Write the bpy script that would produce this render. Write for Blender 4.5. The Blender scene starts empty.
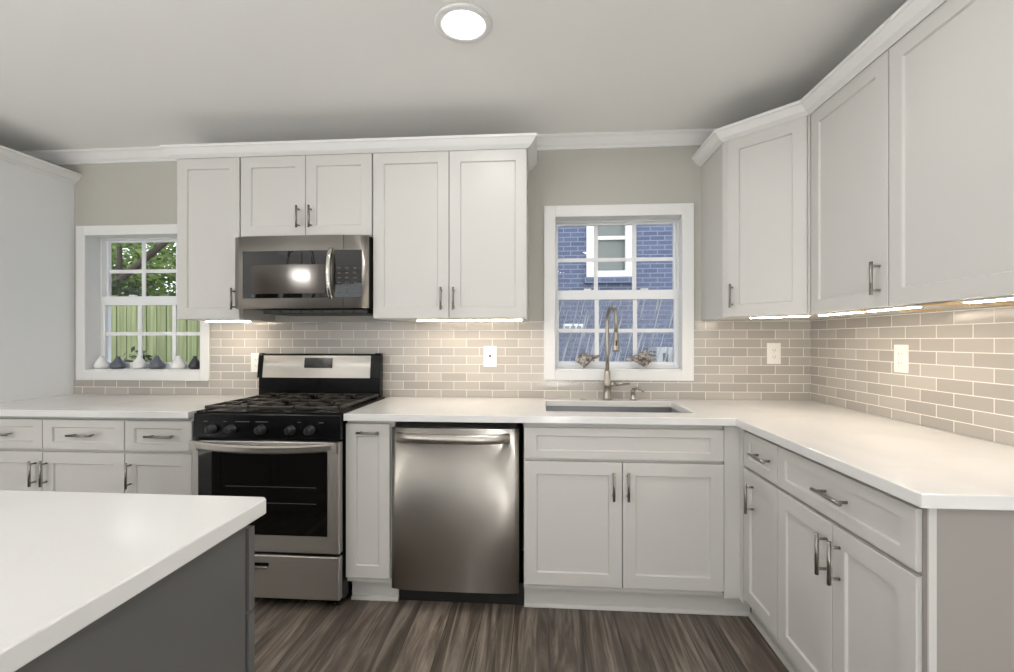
import bpy, bmesh, math, random
from mathutils import Vector, Matrix
random.seed(7)
S = bpy.context.scene
C = S.collection
PI = math.pi

# ------------------------------------------------------------------ camera, world, exposure
cam_d = bpy.data.cameras.new('camera'); cam = bpy.data.objects.new('camera', cam_d); C.objects.link(cam)
cam.location = (-1.5275, -2.784, 1.2574); cam.rotation_euler = (PI / 2, 0, 0.0742)
cam_d.sensor_width = 36.0; cam_d.lens = 468 * 36 / 1014; cam_d.shift_y = 3.9 / 1014; cam_d.clip_start = 0.02
S.camera = cam
S.view_settings.view_transform = 'Standard'; S.view_settings.look = 'None'
S.view_settings.gamma = 1.0; S.view_settings.use_curve_mapping = False
S.view_settings.exposure = 0.0
S.cycles.use_denoising = True
S.cycles.max_bounces = 10; S.cycles.diffuse_bounces = 6; S.cycles.glossy_bounces = 5
S.cycles.transparent_max_bounces = 12; S.cycles.sample_clamp_indirect = 8.0
W = bpy.data.worlds.new('sky'); S.world = W; W.use_nodes = True
wn = W.node_tree; wn.nodes.clear()
wo = wn.nodes.new('ShaderNodeOutputWorld'); wb = wn.nodes.new('ShaderNodeBackground')
wb.inputs['Color'].default_value = (0.90, 0.95, 1.0, 1); wb.inputs['Strength'].default_value = 2.6
wn.links.new(wb.outputs[0], wo.inputs[0])
CAN_E, CHAND_E, LED_E, FILL_E = 125.0, 260.0, 52.0, 45.0

# ------------------------------------------------------------------ materials
def srgb(r, g, b):
    f = lambda c: (c / 255) / 12.92 if c / 255 <= 0.04045 else ((c / 255 + 0.055) / 1.055) ** 2.4
    return (f(r), f(g), f(b), 1)
def mat(name, col, rough=0.5, metal=0.0, emit=None, spec=0.5, noise=0.0, nscale=8.0, coat=0.0):
    m = bpy.data.materials.new(name); m.use_nodes = True
    nt = m.node_tree; b = nt.nodes['Principled BSDF']
    b.inputs['Base Color'].default_value = col; b.inputs['Roughness'].default_value = rough
    b.inputs['Metallic'].default_value = metal; b.inputs['Specular IOR Level'].default_value = spec
    b.inputs['Coat Weight'].default_value = coat
    if emit:
        b.inputs['Emission Color'].default_value = emit[0]; b.inputs['Emission Strength'].default_value = emit[1]
    if noise > 0:
        tc = nt.nodes.new('ShaderNodeTexCoord'); n = nt.nodes.new('ShaderNodeTexNoise')
        n.inputs['Scale'].default_value = nscale; n.inputs['Detail'].default_value = 4
        mx = nt.nodes.new('ShaderNodeMix'); mx.data_type = 'RGBA'
        mx.inputs[6].default_value = tuple(c * (1 - noise) for c in col[:3]) + (1,)
        mx.inputs[7].default_value = tuple(min(1, c * (1 + noise)) for c in col[:3]) + (1,)
        nt.links.new(tc.outputs['Object'], n.inputs['Vector']); nt.links.new(n.outputs[0], mx.inputs[0])
        nt.links.new(mx.outputs[2], b.inputs['Base Color'])
    return m
def steel(name, col, rough, rot=0.25, an=0.85):
    # brushed steel: highlights drawn out across the grain
    m = mat(name, col, rough, 1.0); nt = m.node_tree; b = nt.nodes['Principled BSDF']
    b.inputs['Anisotropic'].default_value = an; b.inputs['Anisotropic Rotation'].default_value = rot
    t = nt.nodes.new('ShaderNodeTangent'); t.direction_type = 'RADIAL'; t.axis = 'Z'
    nt.links.new(t.outputs[0], b.inputs['Tangent'])
    return m
M = {}
M['cab'] = mat('white_cabinet_paint', srgb(202, 200, 196), 0.4, noise=0.01, nscale=3)
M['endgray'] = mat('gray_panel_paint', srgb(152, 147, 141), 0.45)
M['trim'] = mat('white_trim_paint', srgb(229, 229, 228), 0.38)
M['wall'] = mat('greige_wall_paint', srgb(186, 184, 176), 0.7, noise=0.015, nscale=2)
M['wallwhite'] = mat('pale_wall_paint', srgb(232, 234, 235), 0.7, noise=0.01, nscale=2)
M['ceil'] = mat('ceiling_paint', srgb(240, 240, 238), 0.9, noise=0.008, nscale=1.5)
M['nickel'] = mat('brushed_nickel', srgb(150, 146, 140), 0.3, 1.0)
M['faucet'] = mat('warm_brushed_nickel', srgb(172, 166, 157), 0.3, 1.0)
M['steelX'] = steel('brushed_steel', srgb(181, 177, 171), 0.38)
M['steels'] = mat('satin_steel', srgb(186, 181, 174), 0.34, 1.0)
M['steelp'] = mat('polished_steel', srgb(205, 201, 195), 0.16, 1.0)
M['sink'] = steel('satin_sink_steel', srgb(170, 172, 175), 0.35)
M['blackglass'] = mat('black_glass', srgb(14, 13, 13), 0.025, spec=0.6)
M['enamel'] = mat('black_enamel', srgb(9, 9, 10), 0.22, spec=0.18)
M['blackmatte'] = mat('black_plastic', srgb(22, 22, 23), 0.5)
M['knob'] = mat('charcoal_knob', srgb(36, 36, 38), 0.4)
M['iron'] = mat('cast_iron', srgb(56, 51, 47), 0.34, 0.3, noise=0.15, nscale=40)
M['toe'] = mat('dark_recess', srgb(20, 19, 18), 0.8)
M['plate'] = mat('white_plastic_plate', srgb(246, 244, 238), 0.35)
M['faint'] = mat('shaded_slot', srgb(176, 172, 164), 0.6)
M['slot'] = mat('dark_slot', srgb(60, 58, 54), 0.6)
M['rawwood'] = mat('raw_plywood', srgb(212, 182, 134), 0.6, noise=0.08, nscale=20)
M['led'] = mat('led_diffuser', srgb(255, 240, 215), 0.4, emit=(srgb(255, 238, 216), LED_E))
M['can'] = mat('can_lens', srgb(255, 255, 255), 0.4, emit=((1, 0.985, 0.965, 1), CAN_E))
M['bulb'] = mat('candle_bulb_glass', srgb(255, 250, 240), 0.4, emit=((1, 0.94, 0.87, 1), CHAND_E))
M['blackiron'] = mat('black_iron', srgb(28, 26, 25), 0.5, 0.3)
M['island'] = mat('island_gray_paint', srgb(96, 96, 94), 0.45, noise=0.01)
def shellmat():
    m = mat('seashell', srgb(164, 156, 150), 0.6); nt = m.node_tree; b = nt.nodes['Principled BSDF']
    tc = nt.nodes.new('ShaderNodeTexCoord'); n = nt.nodes.new('ShaderNodeTexNoise'); n.inputs['Scale'].default_value = 55; n.inputs['Detail'].default_value = 5; n.inputs['Distortion'].default_value = 0.8
    r = nt.nodes.new('ShaderNodeValToRGB'); e = r.color_ramp.elements
    e[0].position = 0.4; e[0].color = srgb(104, 95, 90); e[1].position = 0.62; e[1].color = srgb(206, 199, 192)
    bp = nt.nodes.new('ShaderNodeBump'); bp.inputs['Strength'].default_value = 0.9; bp.inputs['Distance'].default_value = 0.006
    nt.links.new(tc.outputs['Object'], n.inputs['Vector']); nt.links.new(n.outputs[0], r.inputs[0]); nt.links.new(r.outputs[0], b.inputs['Base Color'])
    nt.links.new(n.outputs[0], bp.inputs['Height']); nt.links.new(bp.outputs[0], b.inputs['Normal']); return m
M['shell'] = shellmat()
M['ceramicw'] = mat('white_ceramic', srgb(235, 236, 236), 0.25)
M['ceramicg'] = mat('slate_ceramic', srgb(98, 104, 116), 0.3)
M['ceramicd'] = mat('charcoal_ceramic', srgb(52, 53, 57), 0.35)
M['vinyl'] = mat('white_vinyl', srgb(238, 240, 242), 0.35)
M['house_trim'] = mat('white_house_trim', srgb(232, 234, 238), 0.5)
M['curtain'] = mat('pale_window_shade', srgb(136, 142, 138), 0.8)
M['acw'] = mat('pale_metal_casing', srgb(176, 179, 184), 0.5)
M['acd'] = mat('dark_louver_metal', srgb(60, 66, 72), 0.6)
M['bark'] = mat('dark_bark', srgb(70, 62, 54), 0.9, noise=0.3, nscale=10)
M['paving'] = mat('pale_bounce_concrete', srgb(214, 210, 202), 0.9, noise=0.05)
M['ground'] = mat('lawn_ground', srgb(84, 92, 66), 0.95, noise=0.25, nscale=6)
M['roofing'] = mat('dark_shingles', srgb(88, 86, 84), 0.9, noise=0.3, nscale=14)
M['display'] = mat('display_glass', srgb(24, 22, 21), 0.1)
M['screen'] = mat('perforated_door_screen', srgb(62, 54, 48), 0.12)
M['dim'] = mat('dim_printing', srgb(92, 86, 80), 0.5)

def quartz():
    m = mat('white_quartz', srgb(240, 238, 234), 0.13, spec=0.5); nt = m.node_tree; b = nt.nodes['Principled BSDF']
    tc = nt.nodes.new('ShaderNodeNewGeometry'); n = nt.nodes.new('ShaderNodeTexNoise'); n.inputs['Scale'].default_value = 2.3; n.inputs['Detail'].default_value = 8
    n.inputs['Distortion'].default_value = 1.2
    r = nt.nodes.new('ShaderNodeValToRGB'); r.color_ramp.elements[0].position = 0.35; r.color_ramp.elements[1].position = 0.55
    r.color_ramp.elements[0].color = srgb(220, 219, 218); r.color_ramp.elements[1].color = srgb(226, 225, 223)
    nt.links.new(tc.outputs['Position'], n.inputs['Vector']); nt.links.new(n.outputs[0], r.inputs[0]); nt.links.new(r.outputs[0], b.inputs['Base Color'])
    return m
M['quartz'] = quartz()

def brickmat(name, c1, c2, mortar, bw, bh, ms, rough, axis, bump=0.3, mrough=0.8, offx=0.0, offz=0.0, spec=0.5):
    m = mat(name, c1, rough, spec=spec); nt = m.node_tree; b = nt.nodes['Principled BSDF']
    g = nt.nodes.new('ShaderNodeNewGeometry'); sep = nt.nodes.new('ShaderNodeSeparateXYZ'); cmb = nt.nodes.new('ShaderNodeCombineXYZ')
    nt.links.new(g.outputs['Position'], sep.inputs[0])
    ax = nt.nodes.new('ShaderNodeMath'); ax.operation = 'ADD'; ax.inputs[1].default_value = offx
    az = nt.nodes.new('ShaderNodeMath'); az.operation = 'ADD'; az.inputs[1].default_value = offz
    nt.links.new(sep.outputs[{'X': 0, 'Y': 1}[axis]], ax.inputs[0]); nt.links.new(sep.outputs[2], az.inputs[0])
    nt.links.new(ax.outputs[0], cmb.inputs[0]); nt.links.new(az.outputs[0], cmb.inputs[1])
    t = nt.nodes.new('ShaderNodeTexBrick'); t.offset = 0.5; t.squash = 1.0
    t.inputs['Scale'].default_value = 1.0; t.inputs['Brick Width'].default_value = bw; t.inputs['Row Height'].default_value = bh
    t.inputs['Mortar Size'].default_value = ms; t.inputs['Mortar Smooth'].default_value = 0.15; t.inputs['Bias'].default_value = 0.0
    t.inputs['Color1'].default_value = c1; t.inputs['Color2'].default_value = c2; t.inputs['Mortar'].default_value = mortar
    nt.links.new(cmb.outputs[0], t.inputs['Vector']); nt.links.new(t.outputs['Color'], b.inputs['Base Color'])
    mr = nt.nodes.new('ShaderNodeMapRange'); mr.inputs['To Min'].default_value = rough; mr.inputs['To Max'].default_value = mrough
    nt.links.new(t.outputs['Fac'], mr.inputs['Value']); nt.links.new(mr.outputs[0], b.inputs['Roughness'])
    bp = nt.nodes.new('ShaderNodeBump'); bp.invert = True; bp.inputs['Strength'].default_value = bump; bp.inputs['Distance'].default_value = 0.002
    nt.links.new(t.outputs['Fac'], bp.inputs['Height']); nt.links.new(bp.outputs[0], b.inputs['Normal'])
    return m
TA, TB, GR = srgb(187, 182, 174), srgb(170, 165, 158), srgb(234, 231, 225)
M['tileX'] = brickmat('glass_subway_tile', TA, TB, GR, 0.1545, 0.0508, 0.0018, 0.16, 'X', offx=0.045, offz=-0.914 + 0.0065 + 5.08)
M['tileY'] = brickmat('glass_subway_tile_side', TA, TB, GR, 0.1545, 0.0508, 0.0018, 0.16, 'Y', offx=5.03, offz=-0.914 + 0.0065 + 5.08)
M['brick'] = brickmat('blue_painted_brick', srgb(88, 97, 124), srgb(76, 85, 110), srgb(122, 131, 152), 0.21, 0.068, 0.008, 0.7, 'X', bump=0.9, offx=20, offz=20)

def floormat():
    m = mat('wood_plank_floor', srgb(96, 86, 78), 0.42); nt = m.node_tree; b = nt.nodes['Principled BSDF']
    g = nt.nodes.new('ShaderNodeNewGeometry'); sep = nt.nodes.new('ShaderNodeSeparateXYZ'); cmb = nt.nodes.new('ShaderNodeCombineXYZ')
    nt.links.new(g.outputs['Position'], sep.inputs[0]); nt.links.new(sep.outputs[1], cmb.inputs[0]); nt.links.new(sep.outputs[0], cmb.inputs[1])
    t = nt.nodes.new('ShaderNodeTexBrick'); t.offset = 0.37; t.inputs['Scale'].default_value = 1
    t.inputs['Brick Width'].default_value = 1.2; t.inputs['Row Height'].default_value = 0.15; t.inputs['Mortar Size'].default_value = 0.0012
    t.inputs['Color1'].default_value = (0, 0, 0, 1); t.inputs['Color2'].default_value = (1, 1, 1, 1); t.inputs['Mortar'].default_value = (0.2, 0.2, 0.2, 1)
    nt.links.new(cmb.outputs[0], t.inputs['Vector'])
    # grain stretched along the plank, shifted per plank
    sh = nt.nodes.new('ShaderNodeVectorMath'); sh.operation = 'MULTIPLY_ADD'
    sh.inputs[1].default_value = (7, 13, 0); nt.links.new(t.outputs['Color'], sh.inputs[0]); 
    mp = nt.nodes.new('ShaderNodeMapping'); mp.inputs['Scale'].default_value = (1.3, 17, 1)
    nt.links.new(cmb.outputs[0], mp.inputs[0]); nt.links.new(mp.outputs[0], sh.inputs[2])
    n = nt.nodes.new('ShaderNodeTexNoise'); n.inputs['Scale'].default_value = 1; n.inputs['Detail'].default_value = 6; n.inputs['Roughness'].default_value = 0.62; n.inputs['Distortion'].default_value = 1.5
    nt.links.new(sh.outputs[0], n.inputs['Vector'])
    r = nt.nodes.new('ShaderNodeValToRGB'); e = r.color_ramp.elements
    e[0].position = 0.28; e[0].color = srgb(58, 52, 47); e[1].position = 0.74; e[1].color = srgb(164, 154, 142)
    k = r.color_ramp.elements.new(0.48); k.color = srgb(98, 89, 81)
    nt.links.new(n.outputs[0], r.inputs[0])
    r2 = nt.nodes.new('ShaderNodeValToRGB'); r2.color_ramp.elements[0].color = (0.72, 0.72, 0.72, 1); r2.color_ramp.elements[1].color = (1.22, 1.18, 1.14, 1)
    nt.links.new(t.outputs['Color'], r2.inputs[0])
    mx = nt.nodes.new('ShaderNodeMix'); mx.data_type = 'RGBA'; mx.blend_type = 'MULTIPLY'; mx.inputs[0].default_value = 1
    nt.links.new(r.outputs[0], mx.inputs[6]); nt.links.new(r2.outputs[0], mx.inputs[7])
    mo = nt.nodes.new('ShaderNodeMix'); mo.data_type = 'RGBA'; mo.inputs[7].default_value = srgb(40, 34, 30)
    nt.links.new(t.outputs['Fac'], mo.inputs[0]); nt.links.new(mx.outputs[2], mo.inputs[6])
    nt.links.new(mo.outputs[2], b.inputs['Base Color'])
    return m
M['floor'] = floormat()

def glassmat(name, tint=(1, 1, 1, 1), streak=False, veil=0.0):
    m = bpy.data.materials.new(name); m.use_nodes = True; nt = m.node_tree; nt.nodes.clear()
    o = nt.nodes.new('ShaderNodeOutputMaterial'); tr = nt.nodes.new('ShaderNodeBsdfTransparent'); tr.inputs[0].default_value = tint
    gl = nt.nodes.new('ShaderNodeBsdfGlossy'); gl.inputs['Roughness'].default_value = 0.02
    fr = nt.nodes.new('ShaderNodeFresnel'); fr.inputs[0].default_value = 1.25
    mx = nt.nodes.new('ShaderNodeMixShader'); nt.links.new(fr.outputs[0], mx.inputs[0]); nt.links.new(tr.outputs[0], mx.inputs[1]); nt.links.new(gl.outputs[0], mx.inputs[2])
    out = mx.outputs[0]
    if streak:   # dried slanting water marks and a fine dusty film on the outside of the pane
        g = nt.nodes.new('ShaderNodeNewGeometry'); mp = nt.nodes.new('ShaderNodeMapping')
        m0 = nt.nodes.new('ShaderNodeMapping'); m0.inputs['Rotation'].default_value = (0, -0.24, 0); mp.inputs['Scale'].default_value = (62, 0.1, 1.8)
        n = nt.nodes.new('ShaderNodeTexNoise'); n.inputs['Scale'].default_value = 1; n.inputs['Detail'].default_value = 1.5
        r = nt.nodes.new('ShaderNodeValToRGB'); r.color_ramp.elements[0].position = 0.55; r.color_ramp.elements[1].position = 0.64
        r.color_ramp.elements[0].color = (veil, veil, veil, 1); r.color_ramp.elements[1].color = (0.8, 0.8, 0.8, 1)
        nt.links.new(g.outputs['Position'], m0.inputs[0]); nt.links.new(m0.outputs[0], mp.inputs[0]); nt.links.new(mp.outputs[0], n.inputs['Vector']); nt.links.new(n.outputs[0], r.inputs[0])
        d = nt.nodes.new('ShaderNodeBsdfDiffuse'); d.inputs[0].default_value = srgb(214, 218, 228)
        tl = nt.nodes.new('ShaderNodeBsdfTranslucent'); tl.inputs[0].default_value = srgb(214, 218, 228)
        ad = nt.nodes.new('ShaderNodeMixShader'); nt.links.new(d.outputs[0], ad.inputs[1]); nt.links.new(tl.outputs[0], ad.inputs[2])
        m2 = nt.nodes.new('ShaderNodeMixShader'); nt.links.new(r.outputs[0], m2.inputs[0]); nt.links.new(out, m2.inputs[1]); nt.links.new(ad.outputs[0], m2.inputs[2])
        out = m2.outputs[0]
    nt.links.new(out, o.inputs[0]); return m
M['glass'] = glassmat('window_glass')
M['glass_streak'] = glassmat('streaked_window_glass', streak=True, veil=0.10)

def leafmat(name, a, b_):
    m = mat(name, a, 0.6); nt = m.node_tree; b = nt.nodes['Principled BSDF']
    g = nt.nodes.new('ShaderNodeNewGeometry'); mx = nt.nodes.new('ShaderNodeMix'); mx.data_type = 'RGBA'
    mx.inputs[6].default_value = a; mx.inputs[7].default_value = b_
    nt.links.new(g.outputs['Random Per Island'], mx.inputs[0]); nt.links.new(mx.outputs[2], b.inputs['Base Color'])
    b.inputs['Transmission Weight'].default_value = 0.0
    tl = nt.nodes.new('ShaderNodeBsdfTranslucent'); nt.links.new(mx.outputs[2], tl.inputs[0])
    ms = nt.nodes.new('ShaderNodeMixShader'); ms.inputs[0].default_value = 0.45
    o = nt.nodes['Material Output']; nt.links.new(b.outputs[0], ms.inputs[1]); nt.links.new(tl.outputs[0], ms.inputs[2]); nt.links.new(ms.outputs[0], o.inputs[0])
    return m
M['leaf'] = leafmat('green_leaves', srgb(64, 90, 44), srgb(150, 174, 100))
M['leafdark'] = leafmat('dark_leaves', srgb(40, 54, 36), srgb(66, 82, 54))
def fencemat():
    m = mat('weathered_fence_boards', srgb(150, 160, 104), 0.85); nt = m.node_tree; b = nt.nodes['Principled BSDF']
    g = nt.nodes.new('ShaderNodeNewGeometry'); mp = nt.nodes.new('ShaderNodeMapping'); mp.inputs['Scale'].default_value = (26, 26, 1.2)
    n = nt.nodes.new('ShaderNodeTexNoise'); n.inputs['Scale'].default_value = 1; n.inputs['Detail'].default_value = 3
    r = nt.nodes.new('ShaderNodeValToRGB'); r.color_ramp.elements[0].position = 0.3; r.color_ramp.elements[1].position = 0.72
    r.color_ramp.elements[0].color = srgb(104, 110, 76); r.color_ramp.elements[1].color = srgb(150, 158, 114)
    nt.links.new(g.outputs['Position'], mp.inputs[0]); nt.links.new(mp.outputs[0], n.inputs['Vector']); nt.links.new(n.outputs[0], r.inputs[0]); nt.links.new(r.outputs[0], b.inputs['Base Color'])
    return m
M['fence'] = fencemat()

# ------------------------------------------------------------------ mesh builder
class MB:
    def __init__(s, T=None):
        s.v = []; s.f = []; s.smooth = []; s.T = T or (lambda p: p)
    def add(s, vs, fs, smooth=False):
        o = len(s.v); s.v += [Vector(s.T(Vector(p))) for p in vs]
        s.f += [tuple(i + o for i in f) for f in fs]; s.smooth += [smooth] * len(fs); return s
    def box(s, x0, x1, y0, y1, z0, z1):
        return s.add([(x0, y0, z0), (x1, y0, z0), (x1, y1, z0), (x0, y1, z0), (x0, y0, z1), (x1, y0, z1), (x1, y1, z1), (x0, y1, z1)],
                     [(0, 3, 2, 1), (4, 5, 6, 7), (0, 1, 5, 4), (1, 2, 6, 5), (2, 3, 7, 6), (3, 0, 4, 7)])
    def shaker(s, x0, x1, z0, z1, rail=0.057, rec=0.008, t=0.02, slope=0.004, y=0.0, railz=None):
        rz = rail if railz is None else railz
        def ring(a, b, c, d, yy): return [(a, yy, c), (b, yy, c), (b, yy, d), (a, yy, d)]
        i0, i1, k0, k1 = x0 + rail, x1 - rail, z0 + rz, z1 - rz
        e = 0.0015
        V = ring(x0, x1, z0, z1, y + t) + ring(x0, x1, z0, z1, y + e) + ring(x0 + e, x1 - e, z0 + e, z1 - e, y) + ring(i0, i1, k0, k1, y) + ring(i0 + slope, i1 - slope, k0 + slope, k1 - slope, y + rec)
        F = [(3, 2, 1, 0), (16, 17, 18, 19)]
        for r in range(4):
            for i in range(4):
                F.append((r * 4 + i, r * 4 + (i + 1) % 4, r * 4 + 4 + (i + 1) % 4, r * 4 + 4 + i))
        return s.add(V, F)
    def prism(s, poly, axis, a, b):
        n = len(poly)
        def P(p, t): return {'x': (t, p[0], p[1]), 'y': (p[0], t, p[1]), 'z': (p[0], p[1], t)}[axis]
        V = [P(p, a) for p in poly] + [P(p, b) for p in poly]
        return s.add(V, [tuple(range(n))[::-1], tuple(range(n, 2 * n))] + [(i, (i + 1) % n, n + (i + 1) % n, n + i) for i in range(n)])
    def tube(s, pts, r, n=10, closed=False):
        pts = [Vector(p) for p in pts]; m = len(pts); V = []; up = None
        rs = r if isinstance(r, (list, tuple)) else [r] * m
        for i, p in enumerate(pts):
            if closed: d = (pts[(i + 1) % m] - pts[i - 1]).normalized()
            else: d = (pts[min(i + 1, m - 1)] - pts[max(i - 1, 0)]).normalized()
            if up is None: up = Vector((0, 0, 1)) if abs(d.z) < 0.9 else Vector((1, 0, 0))
            a = d.cross(up).normalized(); b = a.cross(d).normalized(); up = b
            V += [p + (a * math.cos(2 * PI * k / n) + b * math.sin(2 * PI * k / n)) * rs[i] for k in range(n)]
        F = []
        for i in range(m if closed else m - 1):
            j = (i + 1) % m
            F += [(i * n + k, i * n + (k + 1) % n, j * n + (k + 1) % n, j * n + k) for k in range(n)]
        o = len(s.v); s.add(V, F, True)
        if not closed:
            s.f += [tuple(o + k for k in range(n))[::-1], tuple(o + (m - 1) * n + k for k in range(n))]; s.smooth += [False, False]
        return s
    def lathe(s, prof, cx, cy, cz=0.0, n=24, axis='z'):
        V = []; F = []; m = len(prof)
        for r, h in prof:
            for k in range(n):
                a = 2 * PI * k / n; x, y = max(r, 1e-5) * math.cos(a), max(r, 1e-5) * math.sin(a)
                V.append((cx + x, cy + y, cz + h) if axis == 'z' else (cx + x, cy + h, cz + y) if axis == 'y' else (cx + h, cy + x, cz + y))
        for i in range(m - 1):
            F += [(i * n + k, i * n + (k + 1) % n, (i + 1) * n + (k + 1) % n, (i + 1) * n + k) for k in range(n)]
        F += [tuple(range(n))[::-1], tuple((m - 1) * n + k for k in range(n))]
        return s.add(V, F, True)
    def sweep(s, prof, path):
        # prof: (out, z) section; path: plan points in order, out = right-hand side of travel, mitred corners
        P = [Vector((p[0], p[1])) for p in path]; m = len(P); n = len(prof); V = []
        for i in range(m):
            d1 = (P[i] - P[i - 1]).normalized() if i > 0 else None
            d2 = (P[i + 1] - P[i]).normalized() if i < m - 1 else None
            n1 = Vector((d1.y, -d1.x)) if d1 else None; n2 = Vector((d2.y, -d2.x)) if d2 else None
            if n1 and n2:
                b = (n1 + n2).normalized(); b = b / b.dot(n1)
            else: b = n1 or n2
            V += [(P[i].x + b.x * o, P[i].y + b.y * o, z) for o, z in prof]
        F = [(i * n + k, i * n + (k + 1) % n, (i + 1) * n + (k + 1) % n, (i + 1) * n + k) for i in range(m - 1) for k in range(n)]
        F += [tuple(range(n))[::-1], tuple((m - 1) * n + k for k in range(n))]
        return s.add(V, F)

def world_loc(o):
    p = Vector((0, 0, 0))
    while o is not None: p += o.location; o = o.parent
    return p
def obj(name, mb, m, parent=None, bevel=0.0, seg=2, origin=None):
    me = bpy.data.meshes.new(name)
    base = world_loc(parent) if parent else Vector((0, 0, 0))
    if parent is None and origin is None:
        xs = [v.x for v in mb.v]; ys = [v.y for v in mb.v]; zs = [v.z for v in mb.v]
        origin = Vector(((min(xs) + max(xs)) / 2, (min(ys) + max(ys)) / 2, min(zs)))
    o0 = Vector(origin) if parent is None else base
    me.from_pydata([tuple(v - o0) for v in mb.v], [], mb.f)
    me.polygons.foreach_set('use_smooth', mb.smooth)
    bm = bmesh.new(); bm.from_mesh(me); bmesh.ops.recalc_face_normals(bm, faces=bm.faces); bm.to_mesh(me); bm.free()
    me.materials.append(M[m]); o = bpy.data.objects.new(name, me); C.objects.link(o)
    if parent: o.parent = parent
    else: o.location = o0
    if bevel:
        md = o.modifiers.new('edge', 'BEVEL'); md.width = bevel; md.segments = seg; md.limit_method = 'ANGLE'; md.angle_limit = 0.7
        md.harden_normals = False
    return o
def thing(name, label, cat, loc, group=None):
    o = bpy.data.objects.new(name, None); C.objects.link(o); o.location = loc; o.empty_display_size = 0.1
    o['label'] = label; o['category'] = cat
    if group: o['group'] = group
    return o
def tag(o, label, cat, group=None):
    o['label'] = label; o['category'] = cat
    if group: o['group'] = group
    return o
def struct(o): o['kind'] = 'structure'; return o

# ------------------------------------------------------------------ room shell
CEIL = 2.452; XL = -5.25; YB = -6.2; XR = 0.0; WT = 0.16
def wall_holes(mb, u0, u1, z0, z1, holes, put):
    us = sorted({u0, u1} | {h[0] for h in holes} | {h[1] for h in holes}); zs = sorted({z0, z1} | {h[2] for h in holes} | {h[3] for h in holes})
    for a, b in zip(us, us[1:]):
        for c, d in zip(zs, zs[1:]):
            if not any(h[0] <= a and b <= h[1] and h[2] <= c and d <= h[3] for h in holes): put(mb, a, b, c, d)
struct(obj('floor', MB().box(XL - WT, XR + WT, YB - WT, WT, -0.1, 0.0), 'floor'))
struct(obj('ceiling', MB().box(XL - WT, XR + WT, YB - WT, WT, CEIL, CEIL + 0.12), 'ceil'))
W1 = (-4.425, -3.655, 1.06, 1.925)      # window openings in the back wall
W2 = (-1.452, -0.706, 1.075, 1.983)
mb = MB(); wall_holes(mb, XL - WT, XR + WT, 0, CEIL, [W1, W2], lambda m, a, b, c, d: m.box(a, b, 0.0, WT, c, d))
struct(obj('wall_back', mb, 'wall'))
struct(obj('wall_right', MB().box(XR, XR + WT, YB, 0.0, 0, CEIL), 'wallwhite'))
struct(obj('wall_left', MB().box(-5.12, -4.51, -1.35, -0.001, 0, 2.262), 'wallwhite'))
mb = MB(); wall_holes(mb, YB, 0.0, 0, CEIL, [(-5.4, -3.2, 0.05, 2.15)], lambda m, a, b, c, d: m.box(XL - WT, XL, a, b, c, d))
struct(obj('wall_side', mb, 'wallwhite'))
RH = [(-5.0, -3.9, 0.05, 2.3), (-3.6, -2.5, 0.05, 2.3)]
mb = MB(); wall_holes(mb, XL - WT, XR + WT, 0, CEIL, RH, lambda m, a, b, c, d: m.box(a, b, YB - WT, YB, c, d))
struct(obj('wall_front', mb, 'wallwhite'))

# crown mouldings
wc = [(0, 2.381), (0.012, 2.381), (0.016, 2.392), (0.03, 2.402), (0.05, 2.432), (0.062, 2.440), (0.062, CEIL - 0.0005), (0, CEIL - 0.0005)]
struct(obj('trim_1', MB().sweep(wc, [(XL, 0), (XR, 0)]), 'trim'))
cc = [(0, 2.252), (0.006, 2.252), (0.010, 2.262), (0.026, 2.272), (0.040, 2.290), (0.047, 2.300), (0.053, 2.302), (0.053, 2.315), (0, 2.315)]
struct(obj('trim_2', MB().sweep([(o, z + 0.004 if z < 2.26 else z) for o, z in cc], [(-4.51, -1.35), (-4.51, -0.001)][::-1]) if False else MB().sweep(cc, [(-4.51, -0.001), (-4.51, -1.35)][::-1]), 'trim'))

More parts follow.
